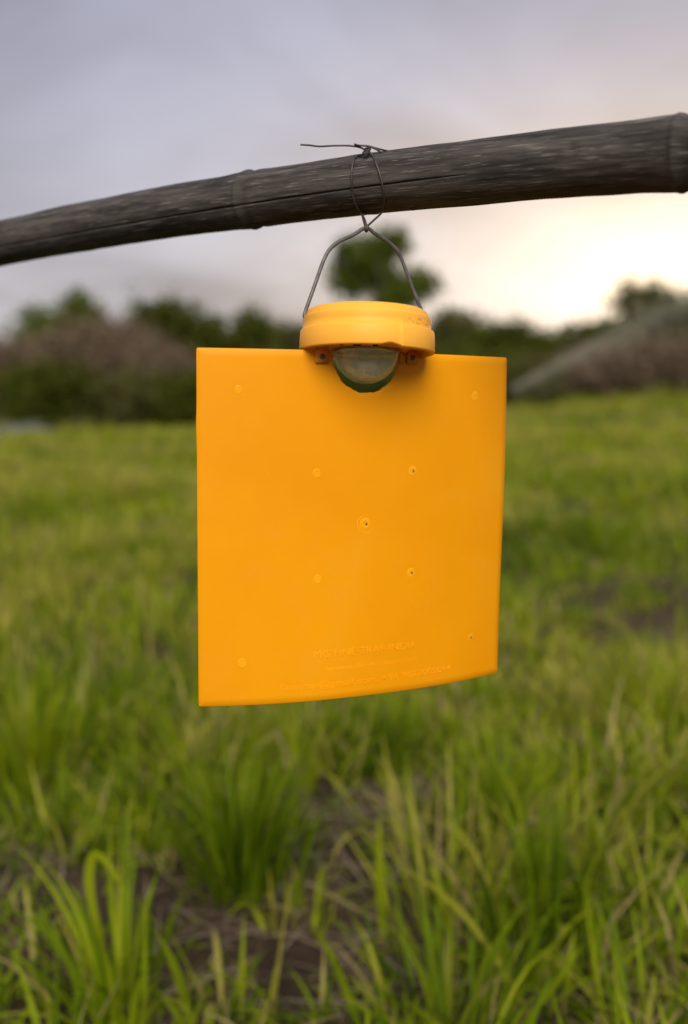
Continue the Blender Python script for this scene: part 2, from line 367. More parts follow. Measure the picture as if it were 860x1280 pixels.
def build_pole():
    root = empty('bamboo_pole', pole_axis(0)); tag(root, 'weathered grey bamboo pole slanting across the top of the picture', 'bamboo pole')
    s_nodes = [s_of_px(315), s_of_px(852)]
    gap = s_nodes[1] - s_nodes[0]
    marks = [s_nodes[0] - gap * k * 1.02 for k in range(5, 0, -1)] + s_nodes + [s_nodes[1] + gap * 0.98 * k for k in range(1, 3)]
    # dents and splits: (s centre, angle, half length, half width, depth)
    dents = [(s_of_px(730), R(10), 0.006, R(9), 0.0035), (s_of_px(505), R(52), 0.012, R(5), 0.0012), (s_of_px(412), R(40), 0.010, R(6), 0.0012),
             (s_of_px(430), R(55), 0.014, R(4), 0.001), (s_of_px(520), R(-78), 0.004, R(12), -0.0022), (s_of_px(640), R(60), 0.006, R(5), -0.001)]
    def crack_angle(s): return R(-20) + 0.07 * math.sin(s * 7.0) + 0.12 * s
    def radius(s, a):
        r = POLE_R * (1 + 0.03 * s)
        for m in marks:
            d = s - m
            r += 0.0010 * math.exp(-(d / 0.0024) ** 2) - 0.0010 * math.exp(-((d - 0.0085) / 0.004) ** 2) + 0.0012 * math.exp(-(d / 0.02) ** 2)
        v = Vector((s * 14, math.cos(a) * 1.6, math.sin(a) * 1.6)); r += 0.0007 * mnoise.noise(v)
        v = Vector((s * 40, math.cos(a) * 7, math.sin(a) * 7)); r += 0.00035 * mnoise.noise(v)
        da = (a - crack_angle(s) + math.pi) % (2 * math.pi) - math.pi
        if -0.9 < s < 0.19:
            w = 0.030 * (0.7 + 0.5 * mnoise.noise(Vector((s * 20, 3, 1)))); f = min(1, (0.19 - s) / 0.08)
            r -= 0.0035 * f * math.exp(-(da / max(w, .012)) ** 2)
        for (ds, dang, hl, hw, dep) in dents:
            q = ((s - ds) / hl) ** 2 + (((a - dang + math.pi) % (2 * math.pi) - math.pi) / hw) ** 2
            if q < 6: r -= dep * math.exp(-q * 1.5)
        return r
    def strip(name, s0, s1, step, parent):
        n = max(2, int((s1 - s0) / step)); ang = []
        # finer columns round the split
        A = sorted(set([round(2 * math.pi * k / 56 - math.pi, 5) for k in range(56)] + [round(R(-20) + x * 0.025, 5) for x in range(-10, 11)]))
        V = []; G = []
        for i in range(n + 1):
            s = s0 + (s1 - s0) * i / n; c = pole_axis(s)
            for a in A:
                V.append(c + pole_dir(a) * radius(s, a)); G.append((math.cos(a) * 0.35, s + 0.02 * math.sin(a), math.sin(a) * 0.35))
        k = len(A); F = [(i * k + j, i * k + (j + 1) % k, (i + 1) * k + (j + 1) % k, (i + 1) * k + j) for i in range(n) for j in range(k)]
        inv = root.location
        o = mesh_obj(name, [v - inv for v in V], F, M['bamboo'], parent)
        at_ = o.data.attributes.new('grain', 'FLOAT_VECTOR', 'POINT'); at_.data.foreach_set('vector', [x for g in G for x in (math.atan2(g[2], g[0]) * 0.16 if False else g[2], g[1], g[0])])
        return o
    w = 0.006; edges = [-2.6] + marks + [1.5]
    for i in range(len(edges) - 1):
        a = edges[i] + (w if i > 0 else 0); b = edges[i + 1] - (w if i < len(edges) - 2 else 0)
        if b - a < 0.02: continue
        vis = (b > -0.6 and a < 0.5)
        strip('internode', a, b, 0.0022 if vis else 0.02, root)
    for m in marks:
        if -2.6 < m - w and m + w < 1.5: strip('node_ring', m - w, m + w, 0.0012, root)
    # sawn ends
    for s, sg in ((-2.6, -1), (1.5, 1)):
        V = [pole_axis(s) + pole_dir(2 * math.pi * k / 40) * rr + PU * sg * dz - root.location for rr, dz in ((POLE_R * 0.99, 0.0), (POLE_R * 0.72, 0.001), (POLE_R * 0.70, -0.05), (0.0005, -0.055)) for k in range(40)]
        F = [(i * 40 + k, i * 40 + (k + 1) % 40, (i + 1) * 40 + (k + 1) % 40, (i + 1) * 40 + k) for i in range(3) for k in range(40)]
        mesh_obj('sawn_end', V, F, M['bamboo'], root)
build_pole()

# ------------------------------------------------------------------ the trap
PW, PH, PK = 0.2861, 0.285, 2.088
TRAP = Matrix.Translation((0.0223, 0.8166, CAMZ - 0.1067)) @ Matrix.Rotation(0.4142, 4, 'Z') @ Matrix.Rotation(-0.0054, 4, 'X') @ Matrix.Rotation(0.0122, 4, 'Y')
TI = TRAP.inverted()
def plate_pt(a, z, off=0.0):
    """a = arc length from the middle, z = height, off = distance in front of the sheet (local coordinates)"""
    k = PK; warp = 0.0016 * math.sin(z * 17 + 0.6) * (a / 0.14) ** 2 + 0.0006 * math.sin(a * 31 + z * 13)
    x = math.sin(k * a) / k; y = (1 - math.cos(k * a)) / k; nx, ny = math.sin(k * a), -math.cos(k * a)
    return Vector((x + nx * (off + warp), y + ny * (off + warp), z))
def plate_az(px, py):
    a = z = 0.0
    for _ in range(12):
        p0 = project(TRAP @ plate_pt(a, z)); e = 1e-4
        pa = project(TRAP @ plate_pt(a + e, z)); pz = project(TRAP @ plate_pt(a, z + e))
        J = np.array([[pa[0] - p0[0], pz[0] - p0[0]], [pa[1] - p0[1], pz[1] - p0[1]]]) / e
        d = np.linalg.solve(J, np.array([px - p0[0], py - p0[1]])); a += d[0]; z += d[1]
    return a, z
trap = empty('insect_trap'); trap.matrix_world = TRAP
tag(trap, 'square orange-yellow plastic insect trap with round cap hanging from the bamboo pole', 'insect trap')
CAP_A = plate_az(458.5, 440)[0]
T = 0.0017                                                  # sheet thickness
def build_plate():
    w, h = PW / 2, PH / 2; out = []
    def corner(cx, cz, a0, r=0.0018):
        for k in range(6):
            a = a0 + math.pi / 2 * k / 5; out.append((cx + r * math.cos(a), cz + r * math.sin(a)))
    nr = 0.0287; nz = h - 0.0045
    r = 0.0018
    # outline, counter-clockwise from bottom left
    corner(-w + r, -h + r, math.pi); 
    for k in range(1, 40): out.append((-w + r + (PW - 2 * r) * k / 40, -h))
    corner(w - r, -h + r, -math.pi / 2)
    for k in range(1, 40): out.append((w, -h + r + (PH - 2 * r) * k / 40))
    corner(w - r, h - r, 0)
    for k in range(1, 14): out.append((w - r - (w - r - CAP_A - nr) * k / 14, h))
    out.append((CAP_A + nr, h))
    for k in range(0, 41):
        a = -math.pi * k / 40; wob = 1 + 0.012 * math.sin(k * 0.9) + 0.008 * math.sin(k * 2.3); out.append((CAP_A + nr * math.cos(a) * (1 if k in (0, 40) else wob), nz + nr * math.sin(a) * wob))
    out.append((CAP_A - nr, h))
    for k in range(1, 14): out.append((CAP_A - nr - (w - r + CAP_A - nr) * k / 14, h))
    corner(-w + r, h - r, math.pi / 2)
    for k in range(1, 40):
        z = h - r - (PH - 2 * r) * k / 40
        out.append((-w - 0.0005 * math.exp(-((z - 0.082) / 0.012) ** 2), z))
    n = len(out); pts = [Vector(p) for p in out]
    for i in range(1, 46):
        for j in range(1, 46):
            a = -w + PW * i / 46; z = -h + PH * j / 46
            if abs(abs(a) - w) < 0.004 or abs(abs(z) - h) < 0.004: continue
            if math.hypot(a - CAP_A, z - nz) < nr + 0.003 or (abs(a - CAP_A) < nr + 0.003 and z > nz): continue
            pts.append(Vector((a, z)))
    vo, eo, fo, *_ = delaunay_2d_cdt(pts, [(i, (i + 1) % n) for i in range(n)], [list(range(n))], 1, 1e-7)
    nv = len(vo); ins = 0.00035
    # outline moved inwards a touch on both faces = softened edge
    cen = {}
    for i in range(n):
        p, q = pts[i - 1], pts[(i + 1) % n]; t = (q - p).normalized(); nn = Vector((-t.y, t.x)); cen[i] = pts[i] + nn * ins
    V = []; 
    idx = {}
    for i, v in enumerate(vo):
        best = None
        if i < n and (vo[i] - pts[i]).length < 1e-6: best = cen[i]
        c = best if best is not None else v
        V.append(plate_pt(c.x, c.y, 0.0))
    for i in range(nv):
        c = cen[i] if i < n else vo[i]; V.append(plate_pt(c.x, c.y, -T))
    F = [tuple(f) for f in fo] + [tuple(i + nv for i in reversed(f)) for f in fo]
    m0 = len(V)
    for i in range(n): V.append(plate_pt(pts[i].x, pts[i].y, -ins))
    for i in range(n): V.append(plate_pt(pts[i].x, pts[i].y, -T + ins))
    for i in range(n):
        j = (i + 1) % n
        F += [(j, i, m0 + i, m0 + j), (m0 + j, m0 + i, m0 + n + i, m0 + n + j), (m0 + n + j, m0 + n + i, nv + i, nv + j)]
    bm = bmesh.new(); bv = [bm.verts.new(v) for v in V]
    for f in F:
        try: bm.faces.new([bv[i] for i in f])
        except ValueError: pass
    o = bm_obj('plate', bm, M['plate'], trap); k = 2 * len(fo)
    o.data.polygons.foreach_set('use_smooth', [i < k for i in range(len(o.data.polygons))]); return o
plate = build_plate()
def surf_frame(a):
    k = PK; return Vector((math.cos(k * a), math.sin(k * a), 0)), Vector((math.sin(k * a), -math.cos(k * a), 0)), Vector((0, 0, 1))
def build_dimples():
    spec = [(298, 487, .9, 0), (594, 496, 1.0, 1), (396, 592, 1.1, 0), (516, 589, 1.0, 2), (457, 655, 1.25, 3), (397, 724, 1.0, 0), (514, 716, 1.0, 2), (303, 829, 1.1, 0), (588, 797, .8, 2)]
    for (px, py, s, kind) in spec:
        a, z = plate_az(px, py); c = plate_pt(a, z, 0); tx, nn, up = surf_frame(a)
        prof = [(0.0052, -0.0002), (0.0042, 0.0003), (0.0034, 0.0010), (0.0026, 0.0013), (0.0019, 0.0010), (0.0013, 0.0004), (0.0007, 0.0003), (0.0, 0.0006)]
        if kind == 0: s *= 0.8; prof = [(0.0052, -0.0003), (0.0046, 0.0002), (0.0040, 0.0012), (0.0033, 0.0010), (0.0026, 0.0003), (0.0016, 0.0006), (0.0, 0.0010)]
        V = []; F = []; seg = 24
        for r, h in prof:
            for k in range(seg):
                an = 2 * math.pi * k / seg; V.append(c + (tx * math.cos(an) + up * math.sin(an) * 1.15) * r * s * 0.82 + nn * (h * s * 0.2))
        for i in range(len(prof) - 1):
            for k in range(seg): F.append((i * seg + k, i * seg + (k + 1) % seg, (i + 1) * seg + (k + 1) % seg, (i + 1) * seg + k))
        mesh_obj('pip', V, F, M['dimple'], plate)
        if kind == 3:        # moulding ring and dark gate mark in the middle of the sheet
            V = []; F = []; pr = [(0.0078, -0.0001), (0.0073, 0.00012), (0.0068, -0.0001)]
            for r, h in pr:
                for k in range(36): an = 2 * math.pi * k / 36; V.append(c + (tx * math.cos(an) + up * math.sin(an)) * r + nn * h)
            for i in range(2):
                for k in range(36): F.append((i * 36 + k, i * 36 + (k + 1) % 36, (i + 1) * 36 + (k + 1) % 36, (i + 1) * 36 + k))
            mesh_obj('moulding_ring', V, F, M['relief'], plate)
        if kind >= 2:
            cc = c + nn * (0.00022 * s) + tx * 0.0006
            V = [cc + (tx * math.cos(2 * math.pi * k / 10) + up * math.sin(2 * math.pi * k / 10) * 1.4) * 0.0009 for k in range(10)] + [cc + nn * 0.0003]
            mesh_obj('gate_mark', V, [(k, (k + 1) % 10, 10) for k in range(10)], M['screw'], plate)
build_dimples()

def text_mesh(body, depth):
    cu = bpy.data.curves.new('t', 'FONT'); cu.body = body; cu.size = 1.0; cu.extrude = depth; cu.resolution_u = 3; cu.align_x = 'LEFT'
    o = bpy.data.objects.new('t', cu); col.objects.link(o); dg = bpy.context.evaluated_depsgraph_get(); dg.update()
    me = bpy.data.meshes.new_from_object(o.evaluated_get(dg)); bpy.data.objects.remove(o); return me
def emboss(name, body, p0, p1, hscale, relief=0.00028):
    me = text_mesh(body, 0.5); xs = [v.co.x for v in me.vertices]; x0, x1 = min(xs), max(xs)
    a0, z0 = plate_az(*p0); a1, z1 = plate_az(*p1); sx = (a1 - a0) / (x1 - x0)
    for v in me.vertices:
        t = (v.co.x - x0) / (x1 - x0); a = a0 + (a1 - a0) * t; z = z0 + (z1 - z0) * t + v.co.y * hscale
        v.co = plate_pt(a, z, relief if v.co.z > 0 else -0.0004)
    me.materials.append(M['relief']); o = bpy.data.objects.new(name, me); col.objects.link(o); o.parent = plate; o.name = name
emboss('embossed_lettering', "M/S FINE TRAP-INDIA", (392, 823), (520, 810), 0.0085)
emboss('embossed_lettering', "www.finetrap.com", (408, 839), (520, 825.5), 0.0060, 0.00014)
emboss('embossed_lettering', "finetrap@gmail.com, +91 9822005014", (350, 864), (563, 838), 0.0072)

# cap, dome, brackets, handle: in a frame centred under the cap
cap_c = plate_pt(CAP_A, PH / 2 - 0.0005, -T / 2)
capF = Matrix.Translation(cap_c) @ Matrix.Rotation(-0.4142, 4, 'Z') @ Matrix.Rotation(R(-3.6), 4, 'X') @ Matrix.Rotation(R(0.6), 4, 'Y')
def build_cap():
    RO = 0.0538
    A0 = R(-62)       # seam of the proud lip, right of the middle as seen from the front
    prof = [(0.0495, 0.006), (0.0502, 0.0012), (0.0512, 0.0), (RO, 0.0003), (RO + .0004, 0.0012), (RO + .0002, 0.0085), (RO - .0002, 0.0150), (RO - .0007, 0.0160),
            (0.0524, 0.0166), (0.0516, 0.0171), (0.0515, 0.0220), (0.0515, 0.0258), (0.0513, 0.0264), (0.0503, 0.0268), (0.0497, 0.0272), (0.0491, 0.0297),
            (0.0476, 0.0318), (0.0450, 0.0332), (0.040, 0.0342), (0.025, 0.0350), (0.012, 0.0353), (0.0, 0.0354)]
    n0 = len(prof)
    def fn(i, a, r, z):
        if 2 <= i <= 7:
            d = (a - A0 + math.pi) % (2 * math.pi) - math.pi
            t = max(0, min(1, d / 0.02 + 0.5)) if d < 1.0 else 1 - max(0, min(1, (d - 1.9) / 0.02))
            if -0.02 < d < 2.0: r += 0.0009 * t; z -= (0.0009 * t if i <= 4 else 0)
            # little arch in the rim beside the seam
            q = math.exp(-((d + 0.16) / 0.10) ** 2)
            if i <= 4: z += 0.0016 * q
        return r, z
    cap = lathe('cap', prof, M['cap'], trap, 240, fn=fn); cap.matrix_local = capF
    # underside: recessed tray with vents
    tray = lathe('underside_tray', [(0.0500, 0.0035), (0.036, 0.0042), (0.0345, 0.0020), (0.0285, 0.0018), (0.0282, 0.004), (0.0, 0.0042)], M['bracket'], cap, 96)
    for ang, r, w in ((-103, 0.0345, 0.0040), (-80, 0.0345, 0.0026), (-120, 0.040, 0.002)):
        bm = bmesh.new(); bmesh.ops.create_cube(bm, size=1); bmesh.ops.scale(bm, vec=(w * 1.6, 0.0030, 0.0024), verts=bm.verts)
        bmesh.ops.bevel(bm, geom=bm.edges[:], offset=0.0005, segments=2, affect='EDGES')
        o = bm_obj('vent_slot', bm, M['dark'], cap); an = R(ang); o.location = (r * math.cos(an), r * math.sin(an), 0.0019); o.rotation_euler = (0, 0, an + math.pi / 2)  # solid dark blocks standing in for the shade inside the slots
    # lettering on the cap wall
    me = text_mesh('INDIA', 0.5); xs = [v.co.x for v in me.vertices]; x0, x1 = min(xs), max(xs)
    for v in me.vertices:
        a = R(-58) + R(36) * (v.co.x - x0) / (x1 - x0); z = 0.0186 + 0.0068 * v.co.y; r = (0.0518 if v.co.z > 0 else 0.0508)
        v.co = (r * math.cos(a), r * math.sin(a), z)
    me.materials.append(M['cap']); o = bpy.data.objects.new('raised_lettering', me); col.objects.link(o); o.parent = cap
    # clear dome: shell with wall thickness, LED board inside
    ro, ri = 0.0266, 0.0259; prof = []
    for k in range(15): a = R(90) * k / 14; prof.append((ro * math.cos(a), -ro * 1.0 * math.sin(a)))
    for k in range(14, -1, -1): a = R(90) * k / 14; prof.append((ri * math.cos(a) if k < 14 else 0.0, -ri * 1.0 * math.sin(a)))
    prof[14] = (0.0, -ro * 1.0)
    dome = lathe('dome', prof, M['glass'], trap, 72, close=True); dome.matrix_local = capF @ Matrix.Translation((0, 0, 0.0012))
    bd = lathe('lamp_board', [(0.0, -0.0015), (0.0225, -0.0015), (0.0228, -0.0008), (0.0228, 0.0008)], M['board'], dome, 48); bd.location = (0, 0, 0.0005)
    for k in range(3):
        an = R(-90) + 2 * math.pi * k / 3; rr = 0.011
        o = lathe('lamp_bead', [(0.0, -0.0030), (0.0013, -0.0027), (0.0021, -0.0018), (0.0023, -0.0008), (0.0027, -0.0007), (0.0027, 0.0)], M['led'], bd, 16); o.location = (rr * math.cos(an), rr * math.sin(an), -0.0016)
    rg = random.Random(4); V = []; F = []
    for k in range(70):            # pale scraps and drowned insects lying in the bottom of the dome
        th = rg.uniform(0, 6.283); ph = R(90) - abs(rg.gauss(0, 0.42)); rr = ri - 0.0009
        c = Vector((rr * math.cos(ph) * math.cos(th), rr * math.cos(ph) * math.sin(th), -rr * math.sin(ph))); q = rg.uniform(0.0004, 0.0013)
        ax = Vector((rg.gauss(0, 1), rg.gauss(0, 1), rg.gauss(0, 1))).normalized(); b = ax.orthogonal().normalized(); d = ax.cross(b); i0 = len(V)
        V += [c + ax * q * 1.8, c + b * q * .5, c - ax * q * 1.6, c - b * q * .5, c + d * q * .4]; F += [(i0, i0 + 1, i0 + 4), (i0 + 1, i0 + 2, i0 + 4), (i0 + 2, i0 + 3, i0 + 4), (i0 + 3, i0, i0 + 4)]
    o = mesh_obj('debris', V, F, M['scrap'], dome, False); o['kind'] = 'stuff'
    return cap
M['scrap'] = simple('pale_scraps', (0.40, 0.36, 0.28), (0.85, 0.82, 0.75), 200, 0.6)
M['led'] = simple('led_epoxy', (0.55, 0.56, 0.5), (0.75, 0.75, 0.7), 200, 0.2)
cap = build_cap()
def build_bracket(px, py, w, h, second=False):
    a, z = plate_az(px, py); tx, nn, up = surf_frame(a); c = plate_pt(a, z, 0)
    bm = bmesh.new()
    def box(cx, cz, off0, off1, ww, hh):
        vs = [bm.verts.new(c + tx * (cx + sx * ww / 2) + up * (cz + sz * hh / 2) + nn * o) for o in (off0, off1) for sx, sz in ((-1, -1), (1, -1), (1, 1), (-1, 1))]
        for f in ((0, 1, 2, 3), (7, 6, 5, 4), (0, 4, 5, 1), (1, 5, 6, 2), (2, 6, 7, 3), (3, 7, 4, 0)): bm.faces.new([vs[i] for i in f])
    box(0, 0, 0.0002, 0.0022, w, h)
    bmesh.ops.bevel(bm, geom=bm.edges[:], offset=0.0006, segments=2, affect='EDGES')
    b = bm_obj('bracket', bm, M['bracket'], trap)
    if not second:
        V = []; F = []; cc = c - up * 0.0008 + nn * 0.0022
        for r, hh in ((0.0024, -0.0003), (0.0023, 0.0006), (0.0016, 0.0010), (0.0010, 0.0009), (0.0008, 0.0002), (0.0, 0.0002)):
            for k in range(18): an = 2 * math.pi * k / 18; V.append(cc + (tx * math.cos(an) + up * math.sin(an)) * r + nn * hh)
        for i in range(5):
            for k in range(18): F.append((i * 18 + k, i * 18 + (k + 1) % 18, (i + 1) * 18 + (k + 1) % 18, (i + 1) * 18 + k))
        mesh_obj('screw', V, F, M['screw'], b)
build_bracket(402, 444.5, 0.0112, 0.0125); build_bracket(514, 446, 0.0108, 0.0125); build_bracket(500.5, 445.5, 0.0046, 0.012, True)
def build_handle():
    # left pivot is on the near-left wall of the cap, right pivot on the far right
    dL, dR = 0.795, 0.845
    def dep(px): return dL + (dR - dL) * (px - 380) / (524 - 380)
    px = [(386, 397, 0.0), (380.5, 395, 0), (384, 383, 0), (394, 355, 0), (404, 327, 0), (412, 312, 0), (424, 302, 0), (440, 294.5, 0), (449, 289, 0), (453, 286.2, 0), (457.5, 285.6, 0), (462, 286.5, 0), (468, 291.5, 0), (480, 299, 0), (492, 308, 0), (499, 317, 0), (507, 337, 0), (516, 361, 0), (524, 381, 0), (528, 392, 0), (524, 396, 0)]
    pts = [at(x, y, dep(x)) for x, y, _ in px]
    loc = [TI @ p for p in catmull(pts, 6)]
    tube('handle', loc, 0.00155, M['handle'], trap, 12)
    return at(457.5, 285.6, dep(457.5))
peak = build_handle()
def build_binding():
    root = empty('binding_wire', peak); tag(root, 'thin dark wire twisted round the bamboo pole holding the trap handle', 'wire')
    def put(name, pts, r=0.00085, n=8): return tube(name, [p - root.location for p in catmull(pts, n)], r, M['binding'], root, 8)
    sK = s_of_px(459)
    def around(px0, a0, px1, a1, n=7, lift=0.0010):
        s0, s1 = s_of_px(px0), s_of_px(px1)
        return [pole_axis(s0 + (s1 - s0) * i / (n - 1)) + pole_dir(a0 + (a1 - a0) * i / (n - 1)) * (POLE_R + lift + 0.0006) for i in range(n)]
    dpk = (peak - CAM).dot(FWD)
    knot = on_pole(459, 191.5, 0.003)
    # front left strand: knot, along the top, down the face, under, to the handle
    a_l = [on_pole(*q) for q in ((447, 195), (442, 200.5), (440, 212), (439.8, 226), (440.3, 240), (443, 252), (447.5, 261))] + [on_pole(452, 267.5, 0.0022)]
    put('strand', [knot + Vector((0, 0, 0.001)), on_pole(453, 193.5, 0.0022)] + a_l + [at(454.5, 276, dpk + .004), peak + Vector((-0.001, -0.0022, 0.002)), peak + Vector((-0.0003, -0.0024, -0.0015)), peak + Vector((0.0004, 0.0018, -0.0022))])
    # front right strand
    a_r = [on_pole(*q) for q in ((466, 195), (470, 204), (474.5, 217), (478, 231), (480, 243), (480.3, 254))] + [on_pole(478, 264.5, 0.0022)]
    put('strand', [knot, on_pole(463, 192.5, 0.0025)] + a_r + [at(467, 275.5, dpk + .006), peak + Vector((0.0012, -0.0020, 0.0015)), peak + Vector((0.0006, -0.0024, -0.0015)), peak + Vector((0, 0.0018, -0.0022))])
    # strand over the back of the pole, coming back up to the handle
    bk = around(461, R(95), 461, R(236), 10) + [on_pole(455, 268, 0.0022)]
    put('strand', [knot + Vector((0, 0, 0.0015))] + bk + [at(456.5, 276, dpk + .004), peak + Vector((0.0008, 0.0018, 0.001)), peak + Vector((0.0002, 0.0022, -0.002))])
    # twist
    dk = (knot - CAM).dot(FWD); tw = []
    for i in range(40):
        t = i / 39; a = t * 2 * math.pi * 3.0; r = 0.0026 * (1 - 0.3 * t)
        tw.append(at(457 + 3 * t, 192 - 6 * t, dk - 0.002) + Vector((math.cos(a) * r, math.sin(a) * r * 0.8, math.sin(a) * r * 0.5)))
    put('twist', tw, 0.0008, 2)
    put('loose_end', [at(375.5, 180.8, dk - .004), at(387, 181.6, dk - .003), at(399, 183.0, dk - .002), at(415, 182.2, dk - .001), at(432, 182.0, dk), at(441, 182.6, dk), at(449, 184, dk), at(456, 187, dk - .001), at(461, 191, dk - .001)], 0.00075)
    put('loose_end', [at(443, 180.2, dk - .001), at(449, 181.8, dk - .002), at(460, 182.6, dk - .003), at(473, 186, dk - .003), at(483, 188.4, dk - .001), at(489, 190, dk + .002)], 0.00078)
    put('loose_end', [at(456, 186, dk - .003), at(463, 184, dk - .004), at(470, 186.5, dk - .003), at(478, 191.5, dk - .002)], 0.0008)
    # double wrap round the handle peak
    put('wrap', [peak + Vector((0.0022 * (i / 20 - .5), math.cos(i * 0.95) * 0.0022, math.sin(i * 0.95) * 0.0022)) for i in range(21)], 0.0008, 3)
build_binding()

# ------------------------------------------------------------------ trees and bushes along the field edge
def leaves(cent, size, rng_, tint, droop=0.3):
    """leaf quads (pointed, folded a little) at centres; returns V, F, tint"""
    n = len(cent); d = rng_.normal(size=(n, 3)); d /= np.linalg.norm(d, axis=1)[:, None]; d[:, 2] -= droop; d /= np.linalg.norm(d, axis=1)[:, None]
    r = rng_.normal(size=(n, 3)); s = np.cross(d, r); s /= np.linalg.norm(s, axis=1)[:, None]; nn = np.cross(d, s)
    L = (size * rng_.uniform(0.6, 1.4, n))[:, None]
    a = cent - d * L * 0.5; b = cent + d * L * 0.5; m1 = cent + s * L * 0.27 + nn * L * 0.07; m2 = cent - s * L * 0.27 + nn * L * 0.07
    V = np.stack([a, m1, b, m2], 1).reshape(-1, 3); F = np.arange(4 * n).reshape(-1, 4); return V, F, np.repeat(tint, 4)
def crown_points(lobes, n, rng_, clump=0.2):
    """points gathered in clumps near the surface of several lobes: list of (cx,cy,cz,rx,ry,rz)"""
    L = np.array(lobes); wt = L[:, 3] * L[:, 5]; wt /= wt.sum()
    nc = max(20, n // 28); k = rng_.choice(len(L), nc, p=wt)
    d = rng_.normal(size=(nc, 3)); d /= np.linalg.norm(d, axis=1)[:, None]; rad = rng_.uniform(0.35, 1.03, nc)[:, None] ** 0.6
    C = L[k, :3] + d * rad * L[k, 3:6] * (1 + 0.16 * rng_.normal(size=(nc, 1)))
    j = rng_.integers(0, nc, n); s = clump * (0.6 + 0.8 * rng_.random(nc))[j][:, None]
    P = C[j] + rng_.normal(size=(n, 3)) * s
    ct = rng_.random(nc)[j] * 0.6 + rng_.random(n) * 0.4
    return P, ct, C
def branches_mesh(base, targets, r0, rng_, trunk_top):
    """tapered trunk and limbs as one mesh"""
    V = []; F = []
    def limb(a, b, ra, rb, bend, seg=7, sides=7):
        a = np.array(a, float); b = np.array(b, float); off = rng_.normal(size=3) * bend; i0 = len(V)
        t = (b - a) / (np.linalg.norm(b - a) + 1e-9); n1 = np.cross(t, [0.31, 0.87, 0.2]); n1 /= np.linalg.norm(n1); n2 = np.cross(t, n1)
        for i in range(seg):
            u = i / (seg - 1); c = a + (b - a) * u + off * math.sin(u * math.pi); r = ra + (rb - ra) * u
            for k in range(sides):
                an = 2 * math.pi * k / sides; V.append(c + (n1 * math.cos(an) + n2 * math.sin(an)) * r)
        for i in range(seg - 1):
            for k in range(sides): F.append((i0 + i * sides + k, i0 + i * sides + (k + 1) % sides, i0 + (i + 1) * sides + (k + 1) % sides, i0 + (i + 1) * sides + k))
    limb(np.array(base) - [0, 0, 0.15], trunk_top, r0, r0 * 0.55, 0.08)
    for t in targets:
        u = rng_.uniform(0.35, 1.0); st = np.array(base) + (np.array(trunk_top) - np.array(base)) * u
        limb(st, t, r0 * 0.42, r0 * 0.08, 0.18)
    return np.array(V), np.array(F)
def plant(name, label, cat, px, y, lobes_px, n, leaf, mat, seed, group=None, r0=0.10, clump=0.22, trunk=True, depth=None):
    """lobes_px: (px, py, half width px, half height px) at distance y; the plant stands on the ground there"""
    rg = np.random.default_rng(seed); sc_ = y / FPX
    bx = (px - 430) * sc_ * 1.007; bz = float(terrain(bx, y)); root = empty(name, (bx, y, bz)); tag(root, label, cat, group)
    lobes = []
    for (lx, ly, hw, hh) in lobes_px:
        p = at_y(lx, ly, y); rx, rz = hw * sc_, hh * sc_
        lobes.append((p.x - bx, rg.uniform(-0.3, 0.3) * rx, p.z - bz, rx, (depth or 0.85) * rx, rz))
    n = int(n * 2.0); leaf *= 1.25; P, ct, C = crown_points(lobes, n, rg, clump)
    ok = P[:, 2] > 0.03; P = P[ok]; ct = ct[ok]
    V, F, tn = leaves(P, leaf, rg, ct); np_obj('crown', V, F, mat, root, tn)
    L = np.array(lobes); top = L[np.argmax(L[:, 2])]
    tt = (float(np.mean(L[:, 0])) * 0.6, 0.0, max(0.25, float(np.mean(L[:, 2])) * 0.85))
    tg = [C[i] for i in rg.choice(len(C), min(len(C), 16), replace=False) if C[i][2] > 0.15]
    tv, tf = branches_mesh((0, 0, 0), tg, r0, rg, tt); np_obj('trunk', tv, tf, M['bark'], root, smooth=True)
    return root
Y0 = 44
T_ = plant
T_('tree', 'tall round-headed green tree seen through the trap handle', 'tree', 470, 52, [(447, 322, 32, 22), (488, 306, 24, 18), (425, 338, 18, 18), (478, 338, 26, 20), (524, 354, 20, 18), (500, 360, 20, 10), (450, 352, 22, 10), (478, 372, 18, 12), (436, 362, 16, 9), (508, 374, 22, 10), (480, 400, 34, 16), (494, 294, 14, 8)], 5000, 0.2, M['leaf_mid'], 1, r0=0.26, clump=0.24)
T_('tree', 'dark green rounded tree left of the trap plate above the brown scrub', 'tree', 212, Y0, [(210, 402, 42, 26), (190, 420, 34, 30), (238, 425, 30, 30), (212, 455, 44, 40)], 6000, 0.18, M['leaf_dark'], 2)
T_('tree', 'small pointed green tree rising behind the brown scrub at left', 'tree', 103, Y0 + 4, [(103, 388, 24, 17), (95, 410, 36, 24), (110, 440, 40, 40)], 4200, 0.18, M['leaf_mid'], 3)
T_('tree', 'narrow green tree just left of the trap cap', 'tree', 315, Y0 + 2, [(314, 402, 20, 18), (318, 425, 30, 24), (314, 460, 34, 36)], 4200, 0.18, M['leaf_dark'], 4)
T_('tree', 'pale green tree at the far left edge', 'tree', 52, Y0 + 6, [(48, 410, 22, 22), (40, 440, 40, 34), (50, 470, 40, 34)], 3600, 0.18, M['leaf_mid'], 5)
T_('tree', 'slender airy tree standing out against the bright sky at right', 'tree', 802, Y0 + 6, [(802, 362, 26, 13), (780, 374, 18, 14), (822, 374, 22, 16), (800, 392, 26, 20), (800, 440, 30, 40)], 2600, 0.17, M['leaf_olive'], 6, clump=0.24)
T_('tree', 'low round tree right of the bright gap in the treeline', 'tree', 745, Y0, [(745, 420, 32, 16), (722, 432, 22, 18), (770, 430, 34, 26), (745, 460, 46, 34)], 4600, 0.18, M['leaf_dark'], 7)
